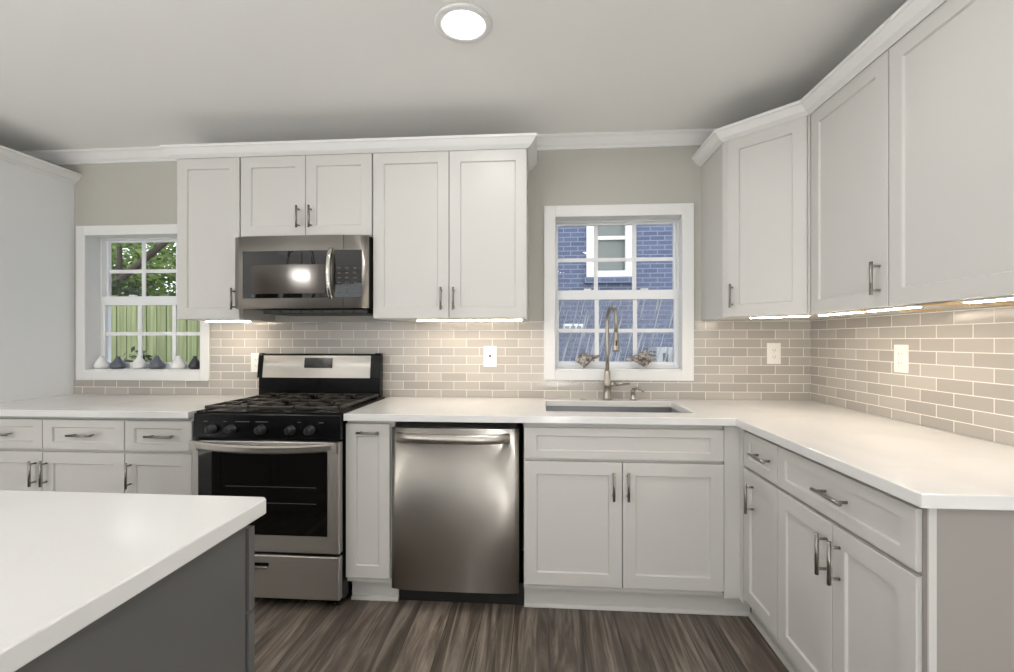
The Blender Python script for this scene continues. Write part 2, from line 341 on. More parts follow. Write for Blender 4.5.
# windows: casing, jamb liner, two sashes of 3 x 2 lights
def window(n, W, casing, sash_y, pane_low, zm):
    x0, x1, z0, z1 = W; cw = casing
    root = bpy.data.objects.new('window_%d' % n, None); C.objects.link(root); root.location = ((x0 + x1) / 2, 0, z0); root['kind'] = 'structure'
    mb = MB()
    def frame(mb, a, b, c, d, w, y0, y1, wt=None, wb=None):
        wt = wt or w; wb = wb or w
        mb.box(a, a + w, y0, y1, c, d); mb.box(b - w, b, y0, y1, c, d); mb.box(a + w, b - w, y0, y1, d - wt, d); mb.box(a + w, b - w, y0, y1, c, c + wb)
    a, b, c, d = cw
    frame(mb, a, b, c, d, x0 - a + 0.004, -0.021, -0.0005, wt=d - z1 + 0.004, wb=z0 - c + 0.004)
    obj('casing', mb, 'trim', root, 0.003)
    mb = MB(); frame(mb, x0 - 0.0005, x1 + 0.0005, z0 - 0.0005, z1 + 0.0005, 0.003, 0.0, WT, wt=0.003, wb=0.012)
    obj('jamb', mb, 'trim', root)
    fx0, fx1, fz0, fz1 = x0 + 0.003, x1 - 0.003, z0 + 0.012, z1 - 0.003
    mb = MB(); frame(mb, fx0, fx1, fz0, fz1, 0.007, sash_y - 0.012, WT - 0.002, wt=0.006, wb=0.012); obj('sash_track', mb, 'vinyl', root, 0.002)
    sx0, sx1 = fx0 + 0.0075, fx1 - 0.0075
    for nm, zb, zt, y0, gm, w, wt, wb in (('upper_sash', zm - 0.022, fz1 - 0.0065, sash_y + 0.022, 'glass', 0.014, 0.012, 0.03), ('lower_sash', fz0 + 0.0125, zm + 0.03, sash_y - 0.008, pane_low, 0.018, 0.058, 0.026)):
        mb = MB(); frame(mb, sx0, sx1, zb, zt, w, y0, y0 + 0.024, wt=wt, wb=wb)
        sash = obj(nm, mb, 'vinyl', root, 0.003)
        ix0, ix1, iz0, iz1 = sx0 + w, sx1 - w, zb + wb, zt - wt
        mb = MB()
        for k in (1, 2):
            xx = ix0 + (ix1 - ix0) * k / 3; mb.box(xx - 0.0125, xx + 0.0125, y0 + 0.009, y0 + 0.017, iz0, iz1)
        zz = (iz0 + iz1) / 2; mb.box(ix0, ix1, y0 + 0.008, y0 + 0.0165, zz - 0.0115, zz + 0.0115)
        obj('muntins', mb, 'vinyl', sash)
        obj('pane', MB().box(ix0, ix1, y0 + 0.018, y0 + 0.022, iz0, iz1), gm, sash)
    if True:
        lk = MB(); lx = (x0 + x1) / 2
        for dx in (-0.17, 0.17): lk.box(lx + dx - 0.022, lx + dx + 0.022, sash_y - 0.006, sash_y + 0.018, zm + 0.0305, zm + 0.040)
        obj('sash_lock', lk, 'vinyl', root, 0.003)
    return root
window(1, W1, (-4.481, -3.591, 1.002, 1.982), 0.10, 'glass', 1.513)
window(2, W2, (-1.515, -0.654, 1.021, 2.046), 0.10, 'glass_streak', 1.53)

# unseen tall glazed doors, added behind the camera to let more daylight in
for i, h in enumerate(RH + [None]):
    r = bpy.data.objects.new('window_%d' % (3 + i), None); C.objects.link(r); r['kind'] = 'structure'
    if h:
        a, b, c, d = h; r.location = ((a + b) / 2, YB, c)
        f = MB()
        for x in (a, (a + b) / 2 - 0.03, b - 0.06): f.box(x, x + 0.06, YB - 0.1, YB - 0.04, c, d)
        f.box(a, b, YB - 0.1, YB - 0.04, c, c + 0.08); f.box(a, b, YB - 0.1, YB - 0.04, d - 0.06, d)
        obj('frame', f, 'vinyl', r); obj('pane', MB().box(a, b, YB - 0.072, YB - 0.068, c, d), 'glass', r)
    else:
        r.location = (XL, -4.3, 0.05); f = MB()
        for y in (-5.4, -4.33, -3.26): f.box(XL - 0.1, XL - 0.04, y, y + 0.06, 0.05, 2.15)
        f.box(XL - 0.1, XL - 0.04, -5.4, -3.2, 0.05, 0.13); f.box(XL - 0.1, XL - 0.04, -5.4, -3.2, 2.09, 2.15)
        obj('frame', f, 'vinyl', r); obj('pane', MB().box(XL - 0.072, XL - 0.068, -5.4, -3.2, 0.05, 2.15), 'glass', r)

# ------------------------------------------------------------------ tile backsplash
TT = 0.008; TOPZ = 1.3695
mb = MB(); holes = [(-4.509, -3.591, 1.002, TOPZ), (-1.515, -0.654, 1.021, TOPZ)]
wall_holes(mb, -4.509, -0.0005, 0.9145, TOPZ, holes, lambda m, a, b, c, d: m.box(a, b, -TT, -0.0005, c, d))
tag(obj('tile_backsplash', mb, 'tileX'), 'taupe glass subway tile backsplash behind the range and around the sink window', 'backsplash')
tag(obj('tile_backsplash', MB().box(-TT, -0.0005, -1.69, -TT, 0.9145, TOPZ), 'tileY'), 'taupe glass subway tile backsplash above the countertop on the side wall', 'backsplash')

# ------------------------------------------------------------------ cabinet helpers (local frame: x along the face, y into the wall, z up)
def T_back(fy): return lambda p: (p.x, fy + p.y, p.z)
def T_right(fx): return lambda p: (fx + p.y, -p.x, p.z)
def T_diag():
    a = Vector((-0.609, -0.338)); b = Vector((-0.338, -0.609)); u = (b - a).normalized(); n = Vector((u.y, -u.x)) * -1   # into the corner
    return (lambda p: (a.x + u.x * p.x + n.x * p.y, a.y + u.y * p.x + n.y * p.y, p.z)), (b - a).length
def pull(T, parent, x, z, L=0.13, vertical=True, r=0.0058, off=0.030):
    mb = MB(T); h = L / 2; s = L * 0.36
    if vertical:
        mb.tube([(x, -off, z - h), (x, -off, z + h)], r, 12)
        for q in (-s, s): mb.tube([(x, -off, z + q), (x, 0.001, z + q)], r * 0.8, 8)
    else:
        mb.tube([(x - h, -off, z), (x + h, -off, z)], r, 12)
        for q in (-s, s): mb.tube([(x + q, -off, z), (x + q, 0.001, z)], r * 0.8, 8)
    return obj('handle', mb, 'nickel', parent)
def door(T, root, x0, x1, z0, z1, name='door', rail=0.057, h=None, railz=None):
    d = obj(name, MB(T).shaker(x0, x1, z0, z1, rail, railz=railz), 'cab', root)
    if h: pull(T, d, *h)
    return d
def carcass(T, root, x0, x1, z0, z1, depth, m='cab'):
    # open-fronted box: sides, top, bottom, back and a face frame behind the doors
    b = MB(T); t = 0.016
    b.box(x0, x0 + t, 0.0215, depth, z0, z1); b.box(x1 - t, x1, 0.0215, depth, z0, z1)
    b.box(x0 + t, x1 - t, 0.0215, depth, z0, z0 + t); b.box(x0 + t, x1 - t, 0.0215, depth, z1 - t, z1)
    b.box(x0 + t, x1 - t, depth - t, depth, z0 + t, z1 - t)
    b.box(x0 + t, x1 - t, 0.0215, 0.034, z0 + t, z1 - t)
    return obj('carcass', b, m, root)
def toe(T, root, x0, x1, rec=0.078, depth=0.56):
    b = MB(T); b.box(x0, x1, rec, rec + 0.016, 0.0005, 0.114); b.prism([(rec, 0.0005), (rec, 0.02), (rec - 0.006, 0.017), (rec - 0.012, 0.006), (rec - 0.012, 0.0005)], 'x', x0, x1)
    return obj('toe_kick', b, 'cab', root)
BZ0, BZ1, DZ0, DZ1 = 0.142, 0.704, 0.718, 0.864        # base door and drawer heights
CT0, CT1 = 0.881, 0.914
FY = -0.648; FX = -0.658; g = 0.0018
BD = 0.64

def base_unit(T, label, x0, x1, drawers, doors, loc, toe_x=None, group=None, end=None):
    root = thing('base_cabinet', label, 'cabinet', loc, group)
    carcass(T, root, x0, x1, 0.114, CT0 - 0.001, BD)
    for a, b, hx, L in drawers:
        d = obj('drawer', MB(T).shaker(a + g, b - g, DZ0, DZ1, 0.05, railz=0.036), 'cab', root)
        if L: pull(T, d, hx, 0.792, L, False)
    for a, b, hx in doors:
        d = obj('door', MB(T).shaker(a + g, b - g, BZ0, BZ1, 0.056), 'cab', root)
        if hx is not None: pull(T, d, hx, 0.603, 0.127)
    toe(T, root, *(toe_x or (x0, x1)))
    return root
TB_ = T_back(FY)
base_unit(TB_, 'white shaker two-door base cabinet under the window with the row of small vases', -4.425, -3.556,
          [(-4.425, -3.989, -4.207, 0.13), (-3.989, -3.556, -3.766, 0.13)], [(-4.425, -3.989, -4.024), (-3.989, -3.556, -3.966)], (-3.99, -0.33, 0))
base_unit(TB_, 'narrow white shaker base cabinet with one drawer, just left of the gas range', -3.555, -3.208,
          [(-3.555, -3.208, -3.36, 0.137)], [(-3.555, -3.208, -3.521)], (-3.38, -0.33, 0))
r = thing('filler_panel', 'white filler strip between the left wall and the base cabinet under the vases', 'panel', (-4.467, -0.62, 0))
obj('strip', MB(TB_).box(-4.509, -4.4255, 0.002, 0.022, 0.114, CT0 - 0.001), 'cab', r); toe(TB_, r, -4.509, -4.4255)
# slim pull-out between range and dishwasher
r = thing('pull_out_cabinet', 'slim white pull-out cabinet between the range and the dishwasher', 'cabinet', (-2.338, -0.33, 0))
carcass(TB_, r, -2.447, -2.217, 0.114, CT0 - 0.001, BD)
d = obj('door', MB(TB_).shaker(-2.446, -2.236, BZ0, DZ1, 0.05, railz=0.057), 'cab', r); pull(TB_, d, -2.331, 0.826, 0.106, False)
toe(TB_, r, -2.447, -2.217)
# sink base
r = thing('sink_cabinet', 'white shaker two-door sink cabinet below the faucet', 'cabinet', (-1.167, -0.33, 0))
b = MB(TB_); t = 0.016
b.box(-1.61, -1.594, 0.0215, BD, 0.114, CT0 - 0.001); b.box(-0.738, -0.722, 0.0215, BD, 0.114, CT0 - 0.001); b.box(-1.594, -0.738, 0.0215, BD, 0.114, 0.13)
b.box(-1.594, -0.738, 0.0215, 0.034, 0.13, CT0 - 0.001)
obj('carcass', b, 'cab', r)
obj('drawer_front', MB(TB_).shaker(-1.608, -0.724, DZ0, DZ1 - 0.006, 0.057, railz=0.036), 'cab', r)
door(TB_, r, -1.608, -1.168, BZ0, BZ1, h=(-1.207, 0.603, 0.127)); door(TB_, r, -1.1645, -0.724, BZ0, BZ1, h=(-1.143, 0.603, 0.127))
toe(TB_, r, -1.61, -0.578)
r = thing('filler_panel', 'white corner filler strip between the sink cabinet and the side base cabinets', 'panel', (-0.69, -0.62, 0))
obj('strip', MB().box(-0.7215, -0.6365, FY + 0.004, FY + 0.022, 0.114, CT0 - 0.001), 'cab', r)
obj('return_strip', MB().box(-0.656, -0.637, -0.684, -0.6445, 0.114, CT0 - 0.001), 'cab', r)
# right run
TR = T_right(FX)
base_unit(TR, 'narrow white shaker base cabinet with one drawer, beside the inside corner of the counter', 0.688, 0.982,
          [(0.69, 0.982, 0.874, 0.13)], [(0.69, 0.982, 0.782)], (-0.33, -0.83, 0), toe_x=(0.588, 0.982))
base_unit(TR, 'wide white shaker base cabinet with one long drawer, at the open end of the counter', 0.983, 1.628,
          [(0.983, 1.628, 1.326, 0.14)], [(0.983, 1.310, 1.284), (1.310, 1.628, 1.346)], (-0.33, -1.31, 0))
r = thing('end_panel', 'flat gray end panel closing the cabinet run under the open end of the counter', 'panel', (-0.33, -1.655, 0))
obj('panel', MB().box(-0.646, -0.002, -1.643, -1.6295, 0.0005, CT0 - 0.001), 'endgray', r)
obj('stile', MB().box(-0.6465, -0.630, -1.648, -1.6432, 0.0005, CT0 - 0.001), 'cab', r)

# ------------------------------------------------------------------ countertops
def slab(name, polys, label):
    b = MB()
    for p in polys: b.prism(p, 'z', CT0, CT1)
    return b
tag(obj('countertop', MB().box(-4.509, -3.208, -0.673, -TT - 0.0005, CT0, CT1), 'quartz', bevel=0.003), 'white quartz countertop running left from the range below the vases', 'countertop')
# L shaped top with a cut-out for the sink: one welded mesh
SX0, SX1, SY0, SY1 = -1.506, -0.812, -0.52, -0.118
def grid_top():
    us = [-2.447, SX0, SX1, -0.683, -0.0085]; vs = [-1.675, -0.673, SY0, SY1, -0.0085]
    keep = lambda i, j: not (j == 0 and i < 3) and not (i == 1 and j == 2)
    bm = bmesh.new(); vm = {}
    def V(i, j, z):
        if (i, j, z) not in vm: vm[(i, j, z)] = bm.verts.new((us[i], vs[j], z))
        return vm[(i, j, z)]
    for i in range(4):
        for j in range(4):
            if not keep(i, j): continue
            bm.faces.new([V(i, j, CT1), V(i + 1, j, CT1), V(i + 1, j + 1, CT1), V(i, j + 1, CT1)])
            bm.faces.new([V(i, j + 1, CT0), V(i + 1, j + 1, CT0), V(i + 1, j, CT0), V(i, j, CT0)])
            for (di, dj, e) in ((-1, 0, ((i, j + 1), (i, j))), (1, 0, ((i + 1, j), (i + 1, j + 1))), (0, -1, ((i, j), (i + 1, j))), (0, 1, ((i + 1, j + 1), (i, j + 1)))):
                a, c = i + di, j + dj
                if 0 <= a < 4 and 0 <= c < 4 and keep(a, c): continue
                (p, q) = e; bm.faces.new([V(*p, CT0), V(*q, CT0), V(*q, CT1), V(*p, CT1)])
    bmesh.ops.dissolve_limit(bm, angle_limit=0.01, verts=bm.verts, edges=bm.edges)
    mb = MB(); bm.verts.index_update()
    mb.v = [v.co.copy() for v in bm.verts]; mb.f = [tuple(v.index for v in f.verts) for f in bm.faces]; mb.smooth = [False] * len(mb.f); bm.free()
    return mb
tag(obj('countertop', grid_top(), 'quartz', bevel=0.003), 'L-shaped white quartz countertop around the sink and along the side wall', 'countertop')

# sink basin
r = thing('sink', 'undermount stainless steel sink set in the countertop below the window', 'sink', ((SX0 + SX1) / 2, (SY0 + SY1) / 2, 0.68))
a, b_, c, d_ = SX0 - 0.006, SX1 + 0.006, SY0 - 0.006, SY1 + 0.006; zt, zb = CT0 - 0.001, 0.69; t = 0.004
b = MB()
b.box(a - t, a, c - t, d_ + t, zb, zt); b.box(b_, b_ + t, c - t, d_ + t, zb, zt); b.box(a, b_, c - t, c, zb, zt); b.box(a, b_, d_, d_ + t, zb, zt); b.box(a - t, b_ + t, c - t, d_ + t, zb - t, zb)
obj('basin', b, 'sink', r)
obj('drain', MB().lathe([(0.056, 0.0005), (0.056, 0.004), (0.044, 0.004), (0.034, 0.001), (0.0, 0.001)], (a + b_) / 2, (c + d_) / 2 + 0.04, zb), 'steelp', r)

# faucet
fx, fy = -1.153, -0.066
r = thing('kitchen_faucet', 'tall brushed nickel pull-down faucet behind the sink', 'faucet', (fx, fy, CT1))
obj('base', MB().lathe([(0.026, 0.0005), (0.026, 0.012), (0.022, 0.02), (0.0215, 0.075), (0.0225, 0.078), (0.0225, 0.10), (0.017, 0.112), (0.0165, 0.16), (0.0125, 0.168), (0.0, 0.168)], fx, fy, CT1, 24), 'faucet', r)
pts = [(fx, fy, 1.075)] + [(fx, fy, 1.2)]
R = 0.078; zc = 1.362
dx, dy = 0.16, -0.987
for k in range(0, 15):
    th = PI - k * PI / 14; q = R + R * math.cos(th)
    pts.append((fx + dx * q, fy + dy * q, zc + R * math.sin(th)))
ex, ey = fx + dx * 2 * R, fy + dy * 2 * R
pts.append((ex, ey, 1.30))
obj('spout', MB().tube(pts, 0.0108, 14), 'faucet', r)
hd = obj('spray_head', MB().lathe([(0.0, 0.108), (0.0125, 0.108), (0.0135, 0.095), (0.0135, 0.085), (0.0165, 0.08), (0.0165, 0.02), (0.0185, 0.012), (0.0185, 0.0), (0.0, 0.0)], ex, ey, 1.195, 20), 'faucet', r)
obj('spray_button', MB().box(ex - 0.005, ex + 0.005, ey - 0.020, ey - 0.012, 1.225, 1.255), 'blackmatte', hd, 0.002)
lv = obj('lever', MB().tube([(fx + 0.01, fy, 1.003), (fx + 0.045, fy - 0.002, 1.003)], 0.0125, 16).tube([(fx + 0.045, fy - 0.002, 1.003), (fx + 0.075, fy - 0.006, 1.005), (fx + 0.125, fy - 0.014, 1.009)], [0.0115, 0.008, 0.006], 12), 'faucet', r)
# soap dispenser
sx, sy = -1.008, -0.07
r = thing('soap_dispenser', 'short brushed nickel soap dispenser to the right of the tall faucet', 'soap dispenser', (sx, sy, CT1))
obj('body', MB().lathe([(0.021, 0.0005), (0.021, 0.008), (0.013, 0.016), (0.0115, 0.042), (0.014, 0.046), (0.014, 0.056), (0.006, 0.06), (0.006, 0.07), (0.0, 0.07)], sx, sy, CT1, 20), 'faucet', r)
obj('spout', MB().tube([(sx, sy, CT1 + 0.064), (sx + 0.02, sy - 0.03, CT1 + 0.07), (sx + 0.04, sy - 0.05, CT1 + 0.066), (sx + 0.046, sy - 0.056, CT1 + 0.052)], [0.0075, 0.007, 0.006, 0.005], 10), 'faucet', r)
tag(obj('hole_cover', MB().lathe([(0.022, 0.0003), (0.022, 0.004), (0.016, 0.008), (0.0, 0.009)], -1.287, -0.07, CT1, 20), 'faucet'), 'flat round metal cap on the countertop to the left of the faucet', 'sink cap')

# ------------------------------------------------------------------ upper cabinets
UF = -0.338; UZ0, UZ1 = 1.370, 2.257; UD = 0.3375
TU = T_back(UF)
def upper(label, x0, x1, doors, z0, loc, T=TU, depth=UD, zd0=None):
    r = thing('wall_cabinet', label, 'cabinet', loc)
    carcass(T, r, x0, x1, z0, 2.28, depth)
    for a, b, hx, hz in doors:
        dd = obj('door', MB(T).shaker(a + g, b - g, z0 + 0.003, UZ1, 0.058), 'cab', r)
        if hx is not None: pull(T, dd, hx, hz, 0.118)
    return r
upper('white shaker wall cabinet with one door beside the vase window', -3.542, -3.175, [(-3.542, -3.177, -3.205, 1.48)], UZ0, (-3.36, -0.17, UZ0))
upper('short white shaker wall cabinet with two doors above the microwave', -3.172, -2.433, [(-3.172, -2.804, -2.84, 1.92), (-2.804, -2.435, -2.771, 1.92)], 1.815, (-2.80, -0.17, 1.815))
c3 = upper('white shaker wall cabinet with two tall doors between microwave and sink window', -2.43, -1.605, [(-2.43, -2.017, -2.056, 1.475), (-2.017, -1.605, -1.990, 1.475)], UZ0, (-2.02, -0.17, UZ0))
# diagonal corner cabinet
TD, DL = T_diag()
r = thing('wall_cabinet', 'white diagonal corner wall cabinet with one shaker door', 'cabinet', (-0.2, -0.2, UZ0))
k = 0.0215 * 0.7071
foot = [(-0.607, -0.0085), (-0.0085, -0.0085), (-0.0085, -0.607), (-0.338 + 0.0, -0.607), (-0.338 + 0.012, -0.607 + 0.012), (-0.607 + 0.012, -0.338 + 0.012), (-0.607, -0.338)]
foot = [(-0.607, -0.0005), (-0.0005, -0.0005), (-0.0005, -0.607), (-0.318, -0.607), (-0.607, -0.318)]
obj('carcass', MB().prism(foot, 'z', UZ0, 2.28), 'cab', r)
obj('stile', MB(TD).box(0.0, 0.02, 0.004, 0.0135, UZ0, 2.28).box(DL - 0.012, DL, 0.004, 0.0135, UZ0, 2.28), 'cab', r)
TD2 = lambda p: TD(Vector((p.x, p.y - 0.008, p.z)))
dd = obj('door', MB(TD2).shaker(0.020, DL - 0.010, UZ0 + 0.003, UZ1, 0.058), 'cab', r); pull(TD2, dd, 0.048, 1.475, 0.118)
TRU = T_right(UF)
upper('narrow white shaker wall cabinet on the side wall next to the corner cabinet', 0.61, 1.078, [(0.612, 1.078, 1.040, 1.475)], UZ0, (-0.17, -0.84, UZ0), TRU)
upper('wide white shaker wall cabinet on the side wall nearest the camera', 1.081, 1.70, [(1.081, 1.70, None, 0)], UZ0, (-0.17, -1.39, UZ0), TRU)
# crown over the wall cabinets
fz = [(0, 2.258)] + [q for q in cc[1:]]; fz[1] = (0.006, 2.258)
struct(obj('trim_3', MB().sweep([(o, z) for o, z in fz], [(-3.542, -0.0005), (-3.542, UF), (-1.605, UF), (-1.605, -0.0005)][::1]), 'trim'))
struct(obj('trim_4', MB().sweep([(o, z) for o, z in fz], [(-0.609, -0.0005), (-0.609, UF), (UF, -0.609), (UF, -1.70), (-0.0005, -1.70)]), 'trim'))

# light bars under the wall cabinets
def light_bar(T, x0, x1, y, label):
    p = T(Vector(((x0 + x1) / 2, y, 1.36))); r = thing('light_bar', label, 'light', p, None)
    obj('housing', MB(T).box(x0, x1, y - 0.014, y + 0.014, 1.3655, 1.3695), 'plate', r)
    obj('diffuser', MB(T).box(x0 + 0.006, x1 - 0.006, y - 0.011, y + 0.011, 1.3625, 1.3655), 'led', r)
    return r
light_bar(TU, -3.50, -3.225, 0.17, 'short lit warm white light bar under the cabinet beside the vase window')
light_bar(TU, -2.22, -1.63, 0.10, 'long lit warm white light bar under the two-door cabinet left of the sink window')
light_bar(TD, 0.115, 0.375, 0.03, 'lit warm white light bar under the diagonal corner cabinet')
light_bar(TRU, 0.625, 0.90, 0.035, 'lit warm white light bar under the side wall cabinet nearest the corner')
light_bar(TRU, 0.935, 1.165, 0.035, 'middle lit warm white light bar under the side wall cabinets')
light_bar(TRU, 1.335, 1.62, 0.035, 'lit warm white light bar under the wide side wall cabinet nearest the camera')
# raw plywood underside boards show between the bars
def under(T, x0, x1, y0, y1, label):
    tag(obj('underside_board', MB(T).box(x0, x1, y0, y1, 1.3665, 1.3696), 'rawwood'), label, 'board')
under(TRU, 1.17, 1.295, 0.012, 0.30, 'bare plywood underside board between the two nearest light bars')
under(TRU, 0.903, 0.932, 0.012, 0.30, 'small bare plywood underside board beside the middle light bar')

# ------------------------------------------------------------------ wall plates
def plate(T, x, z, w, h, label, kind):
    p = T(Vector((x, 0, z))); r = thing('wall_plate', label, kind, p)
    obj('cover', MB(T).box(x - w / 2, x + w / 2, -0.006, -0.0003, z - h / 2, z + h / 2), 'plate', r, 0.002)
    if kind == 'outlet':
        dv = obj('socket', MB(T).box(x - 0.017, x + 0.017, -0.0085, -0.006, z - 0.034, z + 0.034), 'plate', r, 0.001)
        for zz in (z - 0.019, z + 0.019):
            for q in ((-0.0085, -0.0055, -0.004, 0.006), (0.0055, 0.0085, -0.004, 0.006), (-0.002, 0.002, -0.011, -0.007)): obj('slot', MB(T).box(x + q[0], x + q[1], -0.009, -0.0085, zz + q[2], zz + q[3]), 'faint', dv)
    else:
        s = obj('toggle', MB(T).box(x - 0.005, x + 0.005, -0.016, -0.006, z - 0.004, z + 0.012), 'slot' if kind == 'switch' else 'plate', r, 0.001)
    return r
TP = T_back(-TT); TPR = T_right(-TT)
plate(TP, -1.834, 1.158, 0.078, 0.124, 'white switch plate with a small dark toggle, on the tile above the dishwasher', 'switch')
plate(TP, -0.209, 1.18, 0.076, 0.12, 'white outlet plate on the tile to the right of the sink window', 'outlet')
plate(TPR, 0.686, 1.178, 0.076, 0.118, 'white outlet plate on the side wall tile under the cabinets', 'outlet')
plate(TP, -3.285, 1.117, 0.076, 0.118, 'white outlet plate half hidden behind the left end of the range backguard', 'outlet')

# ------------------------------------------------------------------ dishwasher
r = thing('dishwasher', 'stainless steel dishwasher with a curved bar handle', 'dishwasher', (-1.934, -0.33, 0))
obj('tub', MB().box(-2.211, -1.64, -0.625, -0.06, 0.10, 0.868), 'toe', r)
b = MB(); n = 28; x0, x1 = -2.223, -1.632; V = []
prof = []
for i in range(n + 1):
    u = i / n * 2 - 1; prof.append((x0 + (x1 - x0) * i / n, -0.668 + 0.014 * (abs(u) ** 6)))
fr = [(x, y) for x, y in prof] + [(x1, -0.628), (x0, -0.628)]
b.prism(fr, 'z', 0.104, 0.852)
dr = obj('door', b, 'steelX', r)
for p in dr.data.polygons: p.use_smooth = abs(p.normal.z) < 0.5 and p.normal.y < -0.2
hp = []
for i in range(13):
    u = i / 12 * 2 - 1; hp.append((-1.934 + u * 0.262, -0.713 + 0.048 * (abs(u) ** 4), 0.813))
hb = MB(); V = []; F = []
for i, p in enumerate(hp): V += [(p[0], p[1] - 0.008, p[2] - 0.022), (p[0], p[1] - 0.012, p[2] - 0.003), (p[0], p[1] - 0.006, p[2] + 0.019), (p[0], p[1] + 0.008, p[2] + 0.019), (p[0], p[1] + 0.008, p[2] - 0.022)]
for i in range(12): F += [(i * 5 + k, i * 5 + (k + 1) % 5, i * 5 + 5 + (k + 1) % 5, i * 5 + 5 + k) for k in range(5)]
F += [(4, 3, 2, 1, 0), (60, 61, 62, 63, 64)]
hb.add(V, F, True)
obj('handle', hb, 'steels', dr)
obj('toe_panel', MB().box(-2.215, -1.612, -0.565, -0.55, 0.0005, 0.104), 'blackmatte', r)

# ------------------------------------------------------------------ microwave over the range
r = thing('microwave', 'stainless steel microwave mounted above the gas range', 'microwave', (-2.80, -0.2, 1.42))
mx0, mx1, mz0, mz1 = -3.174, -2.437, 1.429, 1.808
obj('body', MB().box(mx0 + 0.004, mx1 - 0.004, -0.372, -0.0085, mz0, mz1), 'blackmatte', r, 0.003)
b = MB(); n = 20; fr = []
for i in range(n + 1):
    u = i / n * 2 - 1; fr.append((mx0 + (mx1 - mx0) * i / n, -0.408 + 0.010 * u * u + 0.018 * abs(u) ** 14))
fr += [(mx1, -0.373), (mx0, -0.373)]
b.prism(fr, 'z', mz0 - 0.004, mz1)
fd = obj('door', b, 'steelX', r)
for p in fd.data.polygons: p.use_smooth = abs(p.normal.z) < 0.5 and p.normal.y < -0.2
def curve_y(x): u = (x - mx0) / (mx1 - mx0) * 2 - 1; return -0.408 + 0.010 * u * u + 0.018 * abs(u) ** 14
def curved_panel(x0, x1, z0, z1, lift, n=10, ):
    mb = MB(); P = [(x0 + (x1 - x0) * i / n, curve_y(x0 + (x1 - x0) * i / n) - lift) for i in range(n + 1)]
    P += [(x1, curve_y(x1) + 0.002), (x0, curve_y(x0) + 0.002)]
    return mb.prism(P, 'z', z0, z1)
w = obj('window', curved_panel(-3.118, -2.64, 1.478, 1.728, 0.0015), 'blackglass', fd)
obj('viewing_screen', curved_panel(-3.068, -2.66, 1.502, 1.655, 0.002), 'screen', fd)
cp = obj('control_panel', curved_panel(-2.612, -2.468, 1.482, 1.73, 0.0015, 4), 'blackglass', r)
for i in range(6):
    for j in range(3):
        xx = -2.586 + j * 0.042; zz = 1.505 + i * 0.026; yy = curve_y(xx) - 0.0022
        obj('button', MB().box(xx - 0.009, xx + 0.009, yy, yy + 0.0012, zz - 0.003, zz + 0.003), 'dim', cp)
obj('door_gap', MB().box(-2.565, -2.563, curve_y(-2.564) - 0.0006, curve_y(-2.564) + 0.002, 1.732, mz1), 'slot', r)
obj('door_gap', MB().box(-2.565, -2.563, curve_y(-2.564) - 0.0006, curve_y(-2.564) + 0.002, mz0, 1.48), 'slot', r)
hp = MB(); V = []; F = []
for i in range(13):
    u = i / 12 * 2 - 1; zz = 1.605 + u * 0.135; yy = curve_y(-2.63) - 0.040 + 0.036 * abs(u) ** 3
    V += [(-2.642, yy + 0.006, zz), (-2.636, yy - 0.006, zz), (-2.622, yy - 0.006, zz), (-2.616, yy + 0.006, zz), (-2.618, yy + 0.012, zz), (-2.640, yy + 0.012, zz)]
for i in range(12): F += [(i * 6 + k, i * 6 + (k + 1) % 6, i * 6 + 6 + (k + 1) % 6, i * 6 + 6 + k) for k in range(6)]
F += [tuple(range(6))[::-1], tuple(range(72, 78))]
hp.add(V, F, True); obj('handle', hp, 'steelp', fd)
vb = MB(); vb.box(-3.03, -2.45, -0.36, -0.10, 1.398, 1.4225)
v = obj('vent_hood', vb, 'blackmatte', r, 0.004)
for i in range(9): obj('vent_slot', MB().box(-2.98 + i * 0.058, -2.94 + i * 0.058, -0.363, -0.36, 1.404, 1.416), 'slot', v)

# ------------------------------------------------------------------ gas range
rx0, rx1 = -3.172, -2.452; rc = (rx0 + rx1) / 2
r = thing('gas_range', 'black and stainless steel gas range below the microwave', 'stove', (rc, -0.36, 0))
obj('body', MB().box(rx0 + 0.004, rx1 - 0.004, -0.662, -0.035, 0.035, 0.905), 'enamel', r, 0.003)
for x in (rx0 + 0.05, rx1 - 0.05):
    for y in (-0.62, -0.10): obj('foot', MB().lathe([(0.02, 0.0005), (0.02, 0.012), (0.012, 0.014), (0.012, 0.036), (0, 0.036)], x, y, 0, 14), 'blackmatte', r)
# cooktop pan with raised rim
b = MB(); b.box(rx0, rx1, -0.668, -0.075, 0.9055, 0.913)
b.box(rx0, rx0 + 0.014, -0.668, -0.075, 0.913, 0.920); b.box(rx1 - 0.014, rx1, -0.668, -0.075, 0.913, 0.920); b.box(rx0 + 0.014, rx1 - 0.014, -0.668, -0.650, 0.913, 0.918)
ct = obj('cooktop', b, 'enamel', r, 0.003)
for (x, y, rr) in ((-3.04, -0.50, 0.05), (-3.04, -0.22, 0.04), (rc, -0.36, 0.045), (-2.61, -0.50, 0.045), (-2.61, -0.22, 0.04)):
    bu = obj('burner', MB().lathe([(rr, 0.0), (rr, 0.008), (rr * 0.8, 0.011), (0, 0.011)], x, y, 0.913, 20), 'steelp', r)
    obj('burner_cap', MB().lathe([(rr * 0.75, 0.011), (rr * 0.78, 0.015), (rr * 0.7, 0.019), (0, 0.020)], x, y, 0.913, 20), 'enamel', bu)
